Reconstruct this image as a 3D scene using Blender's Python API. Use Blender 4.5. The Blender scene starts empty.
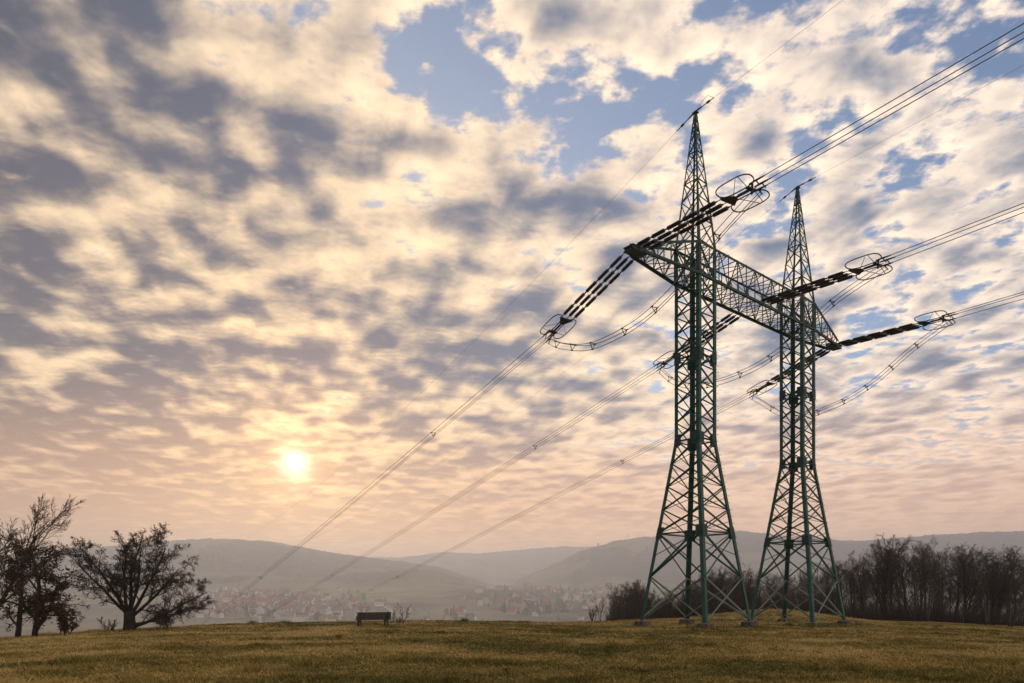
import bpy, math, random
import numpy as np
from mathutils import Vector

R = math.radians
random.seed(7)
rng = np.random.default_rng(11)
scene = bpy.context.scene
col = scene.collection

# ------------------------------------------------------------------ camera
FPX = 700.0            # focal length in pixels of a 1024 wide picture
EYE = 1.7              # eye height above the grass
cam_d = bpy.data.cameras.new("camera")
cam_d.sensor_fit = 'HORIZONTAL'
cam_d.sensor_width = 36.0
cam_d.lens = FPX / 1024.0 * 36.0
cam_d.shift_y = (592.0 - 341.5) / 1024.0     # level camera, rising front
cam_d.clip_start = 0.1
cam_d.clip_end = 60000.0
cam = bpy.data.objects.new("camera", cam_d)
cam.location = (0, 0, EYE)
cam.rotation_euler = (R(90), 0, 0)
col.objects.link(cam)
scene.camera = cam

scene.render.engine = 'CYCLES'
scene.view_settings.view_transform = 'Standard'
scene.view_settings.look = 'None'
scene.view_settings.gamma = 1.0
scene.view_settings.use_curve_mapping = False
scene.view_settings.exposure = 0.48
scene.cycles.use_denoising = True
scene.cycles.max_bounces = 6
scene.cycles.volume_bounces = 3
scene.cycles.transparent_max_bounces = 16

# ------------------------------------------------------------------ sun and sky
SUN_AZ = math.atan2(-217.0, 700.0)           # from +Y, negative is to the left
SUN_EL = math.atan(0.1829 / math.hypot(1.0, 0.31))
SUN = Vector((math.sin(SUN_AZ) * math.cos(SUN_EL), math.cos(SUN_AZ) * math.cos(SUN_EL), math.sin(SUN_EL)))
sun_d = bpy.data.lights.new("sun", 'SUN')
sun_d.energy = 1.4
sun_d.angle = R(10)                          # veiled by thin cloud
sun_d.color = (1.0, 0.74, 0.48)
sun_o = bpy.data.objects.new("sun", sun_d)
sun_o.rotation_euler = SUN.to_track_quat('Z', 'Y').to_euler()
sun_o.location = (0, 0, 300)
col.objects.link(sun_o)

world = bpy.data.worlds.new("World")
scene.world = world
world.use_nodes = True
wt = world.node_tree
wt.nodes.clear()


class S:
    """a scalar socket with arithmetic, so that node maths reads as maths"""
    def __init__(s, nt, sock): s.nt, s.k = nt, sock
    def _m(s, op, *o, clamp=False):
        n = s.nt.nodes.new('ShaderNodeMath'); n.operation = op; n.use_clamp = clamp
        for i, v in enumerate((s,) + o):
            if isinstance(v, S): s.nt.links.new(v.k, n.inputs[i])
            else: n.inputs[i].default_value = v
        return S(s.nt, n.outputs[0])
    def __add__(s, o): return s._m('ADD', o)
    __radd__ = __add__
    def __mul__(s, o): return s._m('MULTIPLY', o)
    __rmul__ = __mul__
    def __sub__(s, o): return s._m('SUBTRACT', o)
    def __rsub__(s, o): return (s * -1.0) + o
    def __truediv__(s, o): return s._m('DIVIDE', o)
    def pow(s, o): return s._m('POWER', o)
    def exp(s): return s._m('EXPONENT')
    def max(s, o): return s._m('MAXIMUM', o)
    def min(s, o): return s._m('MINIMUM', o)
    def abs(s): return s._m('ABSOLUTE')
    def clamp(s): return s._m('ADD', 0.0, clamp=True)
    def ss(s, a, b):
        n = s.nt.nodes.new('ShaderNodeMapRange'); n.interpolation_type = 'SMOOTHSTEP'
        s.nt.links.new(s.k, n.inputs[0])
        n.inputs[1].default_value = a; n.inputs[2].default_value = b
        return S(s.nt, n.outputs[0])


def vec(nt, x, y, z):
    n = nt.nodes.new('ShaderNodeCombineXYZ')
    for i, v in enumerate((x, y, z)):
        if isinstance(v, S): nt.links.new(v.k, n.inputs[i])
        else: n.inputs[i].default_value = v
    return n.outputs[0]


def noise(nt, v, scale, detail=4, rough=0.5, dist=0.0, lac=2.0, typ=None):
    n = nt.nodes.new('ShaderNodeTexNoise'); n.noise_dimensions = '3D'
    if typ: n.noise_type = typ
    nt.links.new(v, n.inputs['Vector'])
    n.inputs['Scale'].default_value = scale; n.inputs['Detail'].default_value = detail
    n.inputs['Roughness'].default_value = rough; n.inputs['Distortion'].default_value = dist
    n.inputs['Lacunarity'].default_value = lac
    return S(nt, n.outputs['Fac'])


def mixc(nt, f, a, b, clampf=True):
    n = nt.nodes.new('ShaderNodeMix'); n.data_type = 'RGBA'; n.clamp_factor = clampf
    for i, v in ((0, f), (6, a), (7, b)):
        if isinstance(v, S): nt.links.new(v.k, n.inputs[i])
        elif isinstance(v, (int, float)): n.inputs[i].default_value = v
        elif isinstance(v, tuple): n.inputs[i].default_value = (*v, 1)
        else: nt.links.new(v, n.inputs[i])
    return n.outputs[2]


def vmath(nt, op, a, b):
    n = nt.nodes.new('ShaderNodeVectorMath'); n.operation = op
    for i, v in enumerate((a, b)):
        if v is None: continue
        if isinstance(v, S): nt.links.new(v.k, n.inputs['Scale' if op == 'SCALE' else i])
        elif isinstance(v, (int, float)): n.inputs['Scale'].default_value = v
        elif isinstance(v, tuple): n.inputs[i].default_value = v
        else: nt.links.new(v, n.inputs[i])
    return n.outputs['Value'] if op == 'DOT_PRODUCT' else n.outputs[0]


def build_sky(nt):
    tc = nt.nodes.new('ShaderNodeTexCoord')
    dn = vmath(nt, 'NORMALIZE', tc.outputs['Generated'], None)
    sp = nt.nodes.new('ShaderNodeSeparateXYZ'); nt.links.new(dn, sp.inputs[0])
    x, y, z = (S(nt, sp.outputs[i]) for i in range(3))
    cs = S(nt, vmath(nt, 'DOT_PRODUCT', dn, tuple(SUN)))            # angle to the sun
    sky = nt.nodes.new('ShaderNodeTexSky'); sky.sky_type = 'NISHITA'; sky.sun_disc = False
    sky.sun_elevation = SUN_EL; sky.sun_rotation = SUN_AZ
    sky.altitude = 300; sky.air_density = 1.0; sky.dust_density = 1.2; sky.ozone_density = 2.0
    # the cloud deck: the view ray meets a level layer overhead
    zz = z.max(0.0) + 0.085
    px, py = x / zz, y / zz
    ox, oy = 3.7, 1.3
    def plane(dx, dy, h=0.0): return vec(nt, px + (ox + dx), py + (oy + dy), h)
    P = plane(0, 0)
    big = noise(nt, P, 1.5, 2, 0.5)
    MS, MD = 7.6, 0.18
    soft = noise(nt, plane(0, 0, 4.0), MS, 4, 0.50, MD)
    sh = 0.029
    sx, sy = SUN.x / math.hypot(SUN.x, SUN.y) * sh, SUN.y / math.hypot(SUN.x, SUN.y) * sh
    soft2 = noise(nt, plane(sx, sy, 4.0), MS, 4, 0.50, MD)
    det = noise(nt, plane(0, 0, 9.0), 15.0, 8, 0.62, 0.12)
    rip = noise(nt, vec(nt, px * 0.75 + py * 0.15, py * 1.5, 2.0), 9.0, 4, 0.55, 0.15)
    az = x / (y.abs() + z.abs() * 0.4 + 0.25)                       # left is negative
    left = (az * -1.0).ss(-0.25, 0.55)
    low = (z * -1.0).ss(-0.42, -0.02)                               # 1 at the horizon
    D = soft * 0.70 + big * 0.30 + (det - 0.5) * 0.27 + (rip - 0.5) * (left * 0.20 + 0.10)
    def gap(cx, cy, s_): return (((px - cx) * (px - cx) + (py - cy) * (py - cy)) * (-1.0 / (s_ * s_))).exp()
    clear = gap(-0.12, 1.17, 0.13) + gap(0.10, 1.40, 0.13) + gap(-0.37, 1.07, 0.07) + gap(0.42, 1.02, 0.09)   # openings in the deck
    D = D - clear * 0.075
    cover = (D - clear * 0.05 + left * 0.13 + low * 0.06 + cs.max(0.0).pow(12.0) * 0.09 + (det - 0.5) * 0.12).ss(0.375, 0.50)
    thick = (D + left * 0.09 + low * 0.015).ss(0.40, 0.70)
    relief = (soft - soft2) * 2.6 + (det - 0.5) * 1.7 + (rip - 0.5) * 0.7
    lit = (0.89 - left * 0.05 - thick * 1.36 + relief).ss(-0.45, 1.25) * 1.38 - 0.10
    near = cs.max(0.0).pow(7.0)                                     # broad warmth round the sun
    nearer = cs.max(0.0).pow(45.0)
    bright = mixc(nt, left * 0.9, (0.885, 0.725, 0.585), (0.50, 0.405, 0.32))
    bright = mixc(nt, near, bright, (0.95, 0.67, 0.38))
    dark = mixc(nt, left, (0.14, 0.185, 0.265), (0.062, 0.077, 0.105))
    dark = mixc(nt, near * 0.5, dark, (0.27, 0.195, 0.17))
    cloud = mixc(nt, lit, dark, bright, False)
    K = 10.0
    cl = vmath(nt, 'SCALE', cloud, K)
    blue = mixc(nt, near * 0.45, vmath(nt, 'MULTIPLY', sky.outputs[0], (0.95, 1.08, 1.25)), (4.6, 3.9, 3.2))
    c = mixc(nt, cover, blue, cl)
    # thick air low down: peach under the sun, mauve to the left
    hz = mixc(nt, left, (1.0, 0.53, 0.28), (0.060, 0.038, 0.055))
    hz = mixc(nt, nearer * 1.0, mixc(nt, near, hz, (1.0, 0.45, 0.15)), (1.0, 0.55, 0.22))
    c = mixc(nt, (z * -1.0).ss(-0.30, 0.0) * 0.9, c, vmath(nt, 'SCALE', hz, K))
    # the veiled sun
    halo = (cs.max(0.0).pow(900.0) * 0.55 + cs.max(0.0).pow(110.0) * 0.32) * (lit * 0.4 + 0.75)
    disc = cs.max(0.0).pow(7000.0)
    em = vmath(nt, 'SCALE', vec(nt, halo * 1.1 + disc * 1.5, halo * 0.55 + disc * 1.25, halo * 0.16 + disc * 0.95), K)
    c = vmath(nt, 'ADD', c, em)
    bg = nt.nodes.new('ShaderNodeBackground'); bg.inputs['Strength'].default_value = 0.1
    nt.links.new(c, bg.inputs['Color'])
    out = nt.nodes.new('ShaderNodeOutputWorld')
    nt.links.new(bg.outputs[0], out.inputs['Surface'])


build_sky(wt)

# ------------------------------------------------------------------ materials
def material(name):
    m = bpy.data.materials.new(name); m.use_nodes = True
    nt = m.node_tree; b = nt.nodes['Principled BSDF']
    return m, nt, b


def objcoord(nt): return nt.nodes.new('ShaderNodeTexCoord').outputs['Object']


def bump(nt, b, h, strength, distance):
    n = nt.nodes.new('ShaderNodeBump'); n.inputs['Strength'].default_value = strength; n.inputs['Distance'].default_value = distance
    nt.links.new(h.k, n.inputs['Height']); nt.links.new(n.outputs[0], b.inputs['Normal'])


def simple(name, c1, c2, scale=6.0, rough=0.7, metal=0.0, rough2=None, bmp=0.0, detail=5, lo=0.35, hi=0.65):
    m, nt, b = material(name)
    f = noise(nt, objcoord(nt), scale, detail, 0.6)
    nt.links.new(mixc(nt, f.ss(lo, hi), c1, c2), b.inputs['Base Color'])
    b.inputs['Roughness'].default_value = rough; b.inputs['Metallic'].default_value = metal
    if rough2 is not None: nt.links.new((f * (rough2 - rough) + rough).k, b.inputs['Roughness'])
    if bmp: bump(nt, b, f, bmp, 0.02)
    return m


M = {}
M['green'] = simple('weathered green steel paint', (0.008, 0.075, 0.062), (0.020, 0.115, 0.095), 2.2, 0.45, 0, 0.62)
M['pale_green'] = simple('chalky pale green paint', (0.13, 0.19, 0.165), (0.25, 0.29, 0.25), 3.0, 0.6)
M['dark_green'] = simple('dark green steel paint', (0.006, 0.045, 0.040), (0.014, 0.068, 0.060), 2.5, 0.5, 0, 0.65)
M['concrete'] = simple('mossy concrete', (0.060, 0.055, 0.046), (0.145, 0.135, 0.118), 5.0, 0.9, bmp=0.5)
M['galv'] = simple('dull galvanised steel', (0.10, 0.105, 0.11), (0.17, 0.175, 0.18), 8.0, 0.5, 0.6)
M['fitting'] = simple('dark forged steel', (0.030, 0.030, 0.032), (0.055, 0.055, 0.058), 8.0, 0.5, 0.4)
M['porcelain'] = simple('brown glazed porcelain', (0.016, 0.010, 0.008), (0.026, 0.016, 0.012), 6.0, 0.28)
M['wire'] = simple('oxidised aluminium strand', (0.20, 0.20, 0.20), (0.28, 0.28, 0.28), 1.0, 0.5, 0.6)
M['bark'] = simple('dark bark', (0.020, 0.016, 0.012), (0.050, 0.040, 0.030), 7.0, 0.9, bmp=0.6)
M['bark_brown'] = simple('brown twig bark', (0.044, 0.034, 0.027), (0.080, 0.062, 0.050), 3.0, 0.9)
M['bark_grey'] = simple('grey brown bark', (0.055, 0.046, 0.038), (0.11, 0.092, 0.076), 6.0, 0.9, bmp=0.5)
M['oakleaf'] = simple('withered brown leaves', (0.042, 0.019, 0.012), (0.095, 0.045, 0.025), 3.0, 0.75)
M['budleaf'] = simple('dry dark berries and buds', (0.020, 0.017, 0.010), (0.045, 0.036, 0.020), 3.0, 0.8)
M['bramble'] = simple('dead bramble stems', (0.030, 0.021, 0.015), (0.058, 0.042, 0.030), 1.0, 0.9)
M['benchwood'] = simple('weathered dark bench wood', (0.024, 0.022, 0.020), (0.055, 0.048, 0.042), 9.0, 0.75, bmp=0.4)
M['conifer'] = simple('dark needles', (0.010, 0.018, 0.013), (0.024, 0.034, 0.024), 0.2, 0.9)
M['fartree'] = simple('bare far crown', (0.040, 0.034, 0.028), (0.075, 0.062, 0.050), 0.2, 0.9)
M['farstem'] = simple('far stem', (0.03, 0.025, 0.02), (0.05, 0.04, 0.03), 1.0, 0.9)


def grass_material():
    m, nt, b = material('short winter turf')
    p = objcoord(nt)
    n1 = noise(nt, p, 0.22, 4, 0.6)
    n2 = noise(nt, p, 1.3, 5, 0.65)
    n3 = noise(nt, p, 14.0, 4, 0.7)
    c = mixc(nt, n2.ss(0.42, 0.58), (0.105, 0.105, 0.022), (0.42, 0.29, 0.09))
    c = mixc(nt, n1.ss(0.40, 0.66) * 0.65, c, (0.38, 0.25, 0.085))
    c = mixc(nt, n3.ss(0.42, 0.62) * 0.55, c, (0.030, 0.026, 0.010))
    nt.links.new(c, b.inputs['Base Color'])
    b.inputs['Roughness'].default_value = 0.95
    b.inputs['Specular IOR Level'].default_value = 0.15
    bump(nt, b, n3 * 0.6 + n2 * 0.8, 0.8, 0.06)
    return m


def blade_material():
    m, nt, b = material('grass blades')
    a = nt.nodes.new('ShaderNodeAttribute'); a.attribute_name = 'tint'
    r = nt.nodes.new('ShaderNodeValToRGB'); e = r.color_ramp.elements
    e[0].position = 0; e[0].color = (0.125, 0.115, 0.022, 1)
    e[1].position = 1; e[1].color = (0.64, 0.48, 0.20, 1)
    for q, c in ((0.35, (0.225, 0.18, 0.04, 1)), (0.65, (0.45, 0.32, 0.095, 1))):
        k = e.new(q); k.color = c
    nt.links.new(a.outputs['Fac'], r.inputs[0]); nt.links.new(r.outputs[0], b.inputs['Base Color'])
    b.inputs['Roughness'].default_value = 0.8; b.inputs['Specular IOR Level'].default_value = 0.2
    return m


def hills_material():
    m, nt, b = material('winter woods and fields')
    p = objcoord(nt)
    sp = nt.nodes.new('ShaderNodeSeparateXYZ'); nt.links.new(p, sp.inputs[0])
    z = S(nt, sp.outputs[2])
    wood = noise(nt, p, 0.022, 5, 0.75)
    field = noise(nt, p, 0.0024, 4, 0.55, 0.4)
    strip = noise(nt, p, 0.008, 3, 0.5)
    w = mixc(nt, wood.ss(0.35, 0.65), (0.015, 0.016, 0.014), (0.085, 0.066, 0.048))
    f = mixc(nt, strip.ss(0.40, 0.60), (0.11, 0.105, 0.055), (0.20, 0.17, 0.10))
    isf = (field + z.ss(160.0, -40.0) * 0.11).ss(0.545, 0.575)
    nt.links.new(mixc(nt, isf, w, f), b.inputs['Base Color'])
    b.inputs['Roughness'].default_value = 0.95; b.inputs['Specular IOR Level'].default_value = 0.1
    return m


M['grass'] = grass_material(); M['blade'] = blade_material(); M['hills'] = hills_material()
WALLS = [simple('white render', (0.74, 0.72, 0.68), (0.82, 0.80, 0.76), 0.3, 0.9), simple('cream render', (0.52, 0.44, 0.33), (0.62, 0.53, 0.41), 0.3, 0.9),
         simple('grey render', (0.30, 0.29, 0.28), (0.40, 0.39, 0.37), 0.3, 0.9)]
ROOFS = [simple('red clay tiles', (0.26, 0.060, 0.035), (0.38, 0.095, 0.055), 0.5, 0.85), simple('brown clay tiles', (0.11, 0.062, 0.045), (0.17, 0.095, 0.068), 0.5, 0.85),
         simple('grey roof sheet', (0.14, 0.14, 0.15), (0.21, 0.21, 0.22), 0.5, 0.7)]
GLASS = simple('dark window glass', (0.03, 0.035, 0.04), (0.06, 0.065, 0.07), 0.5, 0.2)


# ------------------------------------------------------------------ mesh helpers
class MB:
    """collects shapes and links them as ONE mesh object"""
    def __init__(s): s.v, s.f, s.mi, s.n, s.m = [], [], [], 0, 0
    def add(s, verts, faces):
        s.v.extend(verts); k = s.n
        for f in faces: s.f.append(tuple(i + k for i in f))
        s.mi.extend([s.m] * len(faces)); s.n += len(verts)
    def frame(s, a, b, up=None):
        a, b = Vector(a), Vector(b); d = (b - a).normalized()
        up = Vector(up) if up is not None else (Vector((0, 0, 1)) if abs(d.z) < 0.95 else Vector((0, 1, 0)))
        x = d.cross(up)
        if x.length < 1e-5: x = d.cross(Vector((1, 0, 0)))
        x.normalize(); return a, b, x, x.cross(d)
    def profile(s, a, b, pts, up=None):
        a, b, x, y = s.frame(a, b, up); n = len(pts)
        vs = [p + x * u + y * w for p in (a, b) for u, w in pts]
        s.add(vs, [tuple(range(n))[::-1], tuple(range(n, 2 * n))] + [(i, (i + 1) % n, n + (i + 1) % n, n + i) for i in range(n)])
    def beam(s, a, b, w, h, up=None):
        s.profile(a, b, [(-w / 2, -h / 2), (w / 2, -h / 2), (w / 2, h / 2), (-w / 2, h / 2)], up)
    def angle(s, a, b, w, t, up=None, fx=1, fy=1):
        s.profile(a, b, [(fx * u, fy * v) for u, v in ((0, 0), (w, 0), (w, t), (t, t), (t, w), (0, w))][::(1 if fx * fy > 0 else -1)], up)
    def box(s, c, ax, ay, az):
        c, ax, ay, az = Vector(c), Vector(ax), Vector(ay), Vector(az)
        vs = [c + ax * i + ay * j + az * k for k in (-1, 1) for j in (-1, 1) for i in (-1, 1)]
        s.add(vs, [(0, 2, 3, 1), (4, 5, 7, 6), (0, 1, 5, 4), (2, 6, 7, 3), (0, 4, 6, 2), (1, 3, 7, 5)])
    def tube(s, pts, r, sides=6, closed=False):
        pts = [Vector(p) for p in pts]; n = len(pts)
        rs = r if isinstance(r, (list, tuple)) else [r] * n
        vs, x = [], None
        for i, p in enumerate(pts):
            q0 = pts[i - 1] if (i or closed) else p
            q1 = pts[(i + 1) % n] if (i < n - 1 or closed) else p
            d = (q1 - q0).normalized()
            if x is None: x = d.orthogonal().normalized()
            x = (x - d * x.dot(d))
            x = x.normalized() if x.length > 1e-4 else d.orthogonal().normalized()
            y = d.cross(x)
            for k in range(sides):
                t = 2 * math.pi * k / sides
                vs.append(p + (x * math.cos(t) + y * math.sin(t)) * rs[i])
        fs = []
        for i in range(n if closed else n - 1):
            a, b = i * sides, ((i + 1) % n) * sides
            fs += [(a + k, a + (k + 1) % sides, b + (k + 1) % sides, b + k) for k in range(sides)]
        if not closed: fs += [tuple(range(sides))[::-1], tuple(range((n - 1) * sides, n * sides))]
        s.add(vs, fs)
    def lathe(s, a, b, prof, sides=8):
        """prof: (distance along a-b, radius) pairs"""
        a, b, x, y = s.frame(a, b); d = (b - a).normalized(); vs, fs = [], []
        for t, r in prof:
            for k in range(sides):
                q = 2 * math.pi * k / sides
                vs.append(a + d * t + (x * math.cos(q) + y * math.sin(q)) * r)
        for i in range(len(prof) - 1):
            fs += [(i * sides + k, i * sides + (k + 1) % sides, (i + 1) * sides + (k + 1) % sides, (i + 1) * sides + k) for k in range(sides)]
        fs += [tuple(range(sides))[::-1], tuple(range((len(prof) - 1) * sides, len(prof) * sides))]
        s.add(vs, fs)
    def mesh(s, name, mats):
        me = bpy.data.meshes.new(name)
        me.from_pydata([tuple(v) for v in s.v], [], s.f)
        for m in (mats if isinstance(mats, (list, tuple)) else [mats]): me.materials.append(m)
        if any(s.mi): me.polygons.foreach_set('material_index', s.mi)
        me.update(); return me
    def build(s, name, mats, parent=None, smooth=False):
        me = s.mesh(name, mats)
        if smooth: me.polygons.foreach_set('use_smooth', [True] * len(me.polygons))
        return link(name, me, parent)


def link(name, data, parent=None):
    o = bpy.data.objects.new(name, data); col.objects.link(o)
    if parent is not None: o.parent = parent
    return o


def tag(o, label=None, cat=None, group=None, kind=None):
    for k, v in (('label', label), ('category', cat), ('group', group), ('kind', kind)):
        if v: o[k] = v
    return o


def thing(name, label, cat, loc=(0, 0, 0), rz=0.0, group=None):
    o = link(name, None); o.location = loc; o.rotation_euler.z = rz
    return tag(o, label, cat, group)


def copy_tree(o, parent=None):
    c = o.copy(); col.objects.link(c)
    if parent is not None: c.parent = parent
    for ch in list(o.children): copy_tree(ch, c)
    return c


def np_mesh(name, v, f, mats, smooth=True):
    me = bpy.data.meshes.new(name); v = np.asarray(v, np.float32); f = np.asarray(f, np.int32); k = f.shape[1]
    me.vertices.add(len(v)); me.vertices.foreach_set('co', v.ravel())
    me.loops.add(f.size); me.loops.foreach_set('vertex_index', f.ravel())
    me.polygons.add(len(f)); me.polygons.foreach_set('loop_start', np.arange(0, f.size, k, dtype=np.int32))
    me.polygons.foreach_set('use_smooth', np.full(len(f), smooth))
    for m in (mats if isinstance(mats, (list, tuple)) else [mats]): me.materials.append(m)
    me.update(calc_edges=True); return me


# ------------------------------------------------------------------ terrain
def vnoise(x, y, seed=0):
    """smooth value noise on arrays"""
    xi, yi = np.floor(x).astype(np.int64), np.floor(y).astype(np.int64)
    fx, fy = x - xi, y - yi
    fx, fy = fx * fx * (3 - 2 * fx), fy * fy * (3 - 2 * fy)
    def h(a, b):
        n = (a * 374761393 + b * 668265263 + seed * 974711) & 0x7fffffff
        n = ((n ^ (n >> 13)) * 1274126177) & 0x7fffffff
        return ((n ^ (n >> 16)) & 0xffff) / 65535.0
    return (h(xi, yi) * (1 - fx) + h(xi + 1, yi) * fx) * (1 - fy) + (h(xi, yi + 1) * (1 - fx) + h(xi + 1, yi + 1) * fx) * fy


def sstep(a, b, x):
    t = np.clip((x - a) / (b - a), 0, 1); return t * t * (3 - 2 * t)


# the edge of the hilltop by direction (tangent of the bearing): distance of the edge, height of the grass there above the camera's feet
EDGE = np.array([(-3.0, 30, -2.6), (-1.0, 32, -2.3), (-0.73, 35, -0.72), (-0.546, 41, -0.55), (-0.417, 46, -0.53), (-0.217, 53, -0.53), (-0.017, 55, -0.62),
                 (0.083, 54, -0.74), (0.154, 60, -0.75), (0.254, 66, -0.80), (0.383, 68, -0.90), (0.483, 72, -1.10), (0.597, 76, -1.50), (0.731, 80, -2.20), (1.0, 85, -3.2), (3.0, 60, -3.5)])
VALLEY = np.array([(0, 0), (60, -2), (130, -12), (260, -34), (600, -60), (1300, -66), (1500, -60), (1750, -45), (2050, -22), (2350, 2), (2650, 20), (3200, 24), (14000, 30)])


def hilltop(x, y):
    r = np.hypot(x, y); yy = np.maximum(y, 0.35 * r); u = np.clip(x / np.maximum(yy, 1e-3), -3, 3)
    ye = np.interp(u, EDGE[:, 0], EDGE[:, 1]); ze = np.interp(u, EDGE[:, 0], EDGE[:, 2])
    t = np.clip((yy - 8) / (ye - 8), 0, None)
    over = np.maximum(yy - ye, 0)
    z = ze * np.minimum(t, 1) ** 1.15 - (0.03 * over + over * over / (over + 45) * 0.22)
    z = z + 0.95 * np.exp(-((x - 24.5) / 5.5) ** 2 - ((y - 66) / 6.5) ** 2)
    z = z + (vnoise(x / 6.0, y / 6.0, 3) - 0.5) * 0.14 * sstep(6, 14, r) + (vnoise(x / 1.7, y / 1.7, 5) - 0.5) * 0.05
    return z


def tab(t): t = np.array(t, float); return (t[:, 0] - 512) / 700.0, (592.0 - t[:, 1]) / 700.0
LAYERS = [   # skyline of each range as seen from here: bearing, rise; distance, half depth
    (tab([(-500, 560), (0, 556), (100, 547), (190, 539), (225, 538.5), (270, 541), (330, 552), (400, 561), (440, 567), (480, 580), (520, 600), (560, 620)]), 4000, 1300, 5),
    (tab([(-500, 582), (60, 580), (150, 573), (250, 574), (330, 574.5), (375, 571), (410, 568), (435, 570), (460, 577), (480, 588), (500, 605)]), 3050, 500, 5),
    (tab([(-500, 562), (200, 560), (330, 556), (400, 557), (440, 552), (480, 553), (560, 546), (620, 547), (700, 556), (1500, 560)]), 6000, 1500, 5),
    (tab([(470, 625), (500, 597), (520, 579), (540, 570), (580, 551), (610, 542), (640, 537), (700, 532.5), (740, 531), (800, 537), (860, 541), (930, 535), (1000, 531), (1100, 530), (1600, 545)]), 3900, 1150, 5),
]


def land(x, y):
    """height of the country below and beyond the hilltop"""
    r = np.hypot(x, y); yy = np.maximum(y, 0.5 * r); u = x / np.maximum(yy, 1e-3)
    z = np.interp(yy, VALLEY[:, 0], VALLEY[:, 1]) + (vnoise(x / 260.0, y / 260.0, 8) - 0.5) * 8 * sstep(400, 1200, r)
    front = y > 0.3 * r
    for (bu, bh), D, W, amp in LAYERS:
        h = np.interp(u, bu, bh) * D + EYE
        d = (yy - D) / W
        prof = np.where(d < 0, sstep(-1, 0, d), sstep(1.6, 0, d))
        w = np.where(front, prof, 0)
        top = h * (0.96 + 0.08 * vnoise(x / 420.0, y / 420.0, 21)) * 0 + h
        cand = z + (np.maximum(top - z, 0)) * w
        rough = (vnoise(x / 9.0, yy / 14.0, 31) - 0.5) * 2 * amp + (vnoise(x / 40.0, yy / 60.0, 32) - 0.5) * 2 * amp
        gully = (vnoise(x / 330.0, yy / 700.0, 33) - 0.5) * 30 * sstep(0.05, 0.4, w) * sstep(1.0, 0.75, w)
        z = np.where(top > z, cand + (rough - amp * 1.2) * sstep(0.1, 0.5, w) + gully, z)
    return z


def ground_z(x, y):
    x, y = np.asarray(x, float), np.asarray(y, float)
    r = np.hypot(x, y); k = sstep(95, 150, r)
    return hilltop(x, y) * (1 - k) + land(x, y) * k


def gz(x, y): return float(ground_z(np.array([x]), np.array([y]))[0])


def polar_sheet(name, radii, mat):
    front = np.arange(-52, 52.01, 0.12 if radii[-1] < 1000 else 0.065)
    back = np.concatenate([np.arange(52, 180, 4), np.arange(180, 308, 4)])[1:]
    th = np.radians(np.concatenate([front, back])); n = len(th); m = len(radii)
    rr, tt = np.meshgrid(radii, th, indexing='ij'); X, Y = rr * np.sin(tt), rr * np.cos(tt)
    Z = ground_z(X, Y)
    v = np.stack([X, Y, Z], -1).reshape(-1, 3)
    i, j = np.meshgrid(np.arange(m - 1), np.arange(n), indexing='ij'); j2 = (j + 1) % n
    f = np.stack([i * n + j, (i + 1) * n + j, (i + 1) * n + j2, i * n + j2], -1).reshape(-1, 4)[:, ::-1]
    if radii[0] < 1:
        v = np.vstack([v, [[0, 0, gz(0, 0)]]]); c = len(v) - 1
        f = np.vstack([f, np.stack([np.arange(n), (np.arange(n) + 1) % n, np.full(n, c), np.full(n, c)], -1)])
        f = [tuple(q) if q[2] != q[3] else (q[0], q[1], q[2]) for q in f.tolist()]
        me = bpy.data.meshes.new(name); me.from_pydata(v.tolist(), [], f); me.materials.append(mat)
        me.polygons.foreach_set('use_smooth', [True] * len(me.polygons)); me.update()
    else:
        me = np_mesh(name, v, f, mat)
    return tag(link(name, me), kind='structure')


SPLIT = 170.0
polar_sheet('ground', np.concatenate([np.geomspace(0.6, 8, 16), np.arange(8.4, 95, 0.45), np.geomspace(95, SPLIT, 24)]), M['grass'])
polar_sheet('hills', np.concatenate([np.geomspace(SPLIT, 1200, 40), np.arange(1220, 5400, 24), np.geomspace(5400, 12500, 60)]), M['hills'])

# ------------------------------------------------------------------ the portal pylon
TA = Vector((11.27, 43.0, 0)); TB = Vector((20.80, 51.0, 0))        # centres of the two lattice columns
AX = (TB - TA).normalized(); MIDP = (TA + TB) / 2; HALF = (TB - TA).length / 2
PZ = -0.65                                                          # datum of the pylon
RZ = math.atan2(AX.y, AX.x)
Z0, Z_RING, Z_WAIST, Z_MID, Z_BOT, Z_TOP, Z_APEX = 0.30, 5.97, 11.63, 16.65, 21.35, 23.35, 31.75
S0, S1 = 2.43, 0.89
ARM_END = HALF + 5.9

pylon = thing('lattice_pylon', 'tall dark green steel lattice portal pylon with two legs and one crossarm', 'pylon', (MIDP.x, MIDP.y, PZ), RZ)


def half_width(z):
    if z >= Z_TOP: return S1 + (0.075 - S1) * (z - Z_TOP) / (Z_APEX - Z_TOP)
    if z >= Z_WAIST: return S1
    return S0 + (S1 - S0) * (z - 0.2) / (Z_WAIST - 0.2)


def leg_mesh(mb, tx, i, j, stations, w, t):
    """an L shaped corner member running through the given heights"""
    prof = [(0, 0), (-i * w, 0), (-i * w, -j * t), (-i * t, -j * t), (-i * t, -j * w), (0, -j * w)]
    if i * j < 0: prof = prof[::-1]
    vs = []
    for z in stations:
        s = half_width(z); k = 1.0 if z < Z_TOP + 1 else max(0.45, s / S1)
        vs += [Vector((tx + i * s + u * k, j * s + v * k, z)) for u, v in prof]
    fs = []
    for q in range(len(stations) - 1):
        a, b = q * 6, q * 6 + 6
        fs += [(a + k, a + (k + 1) % 6, b + (k + 1) % 6, b + k) for k in range(6)]
    fs += [(5, 4, 3, 2, 1, 0), tuple(range(len(vs) - 6, len(vs)))]
    mb.add(vs, fs)


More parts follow.
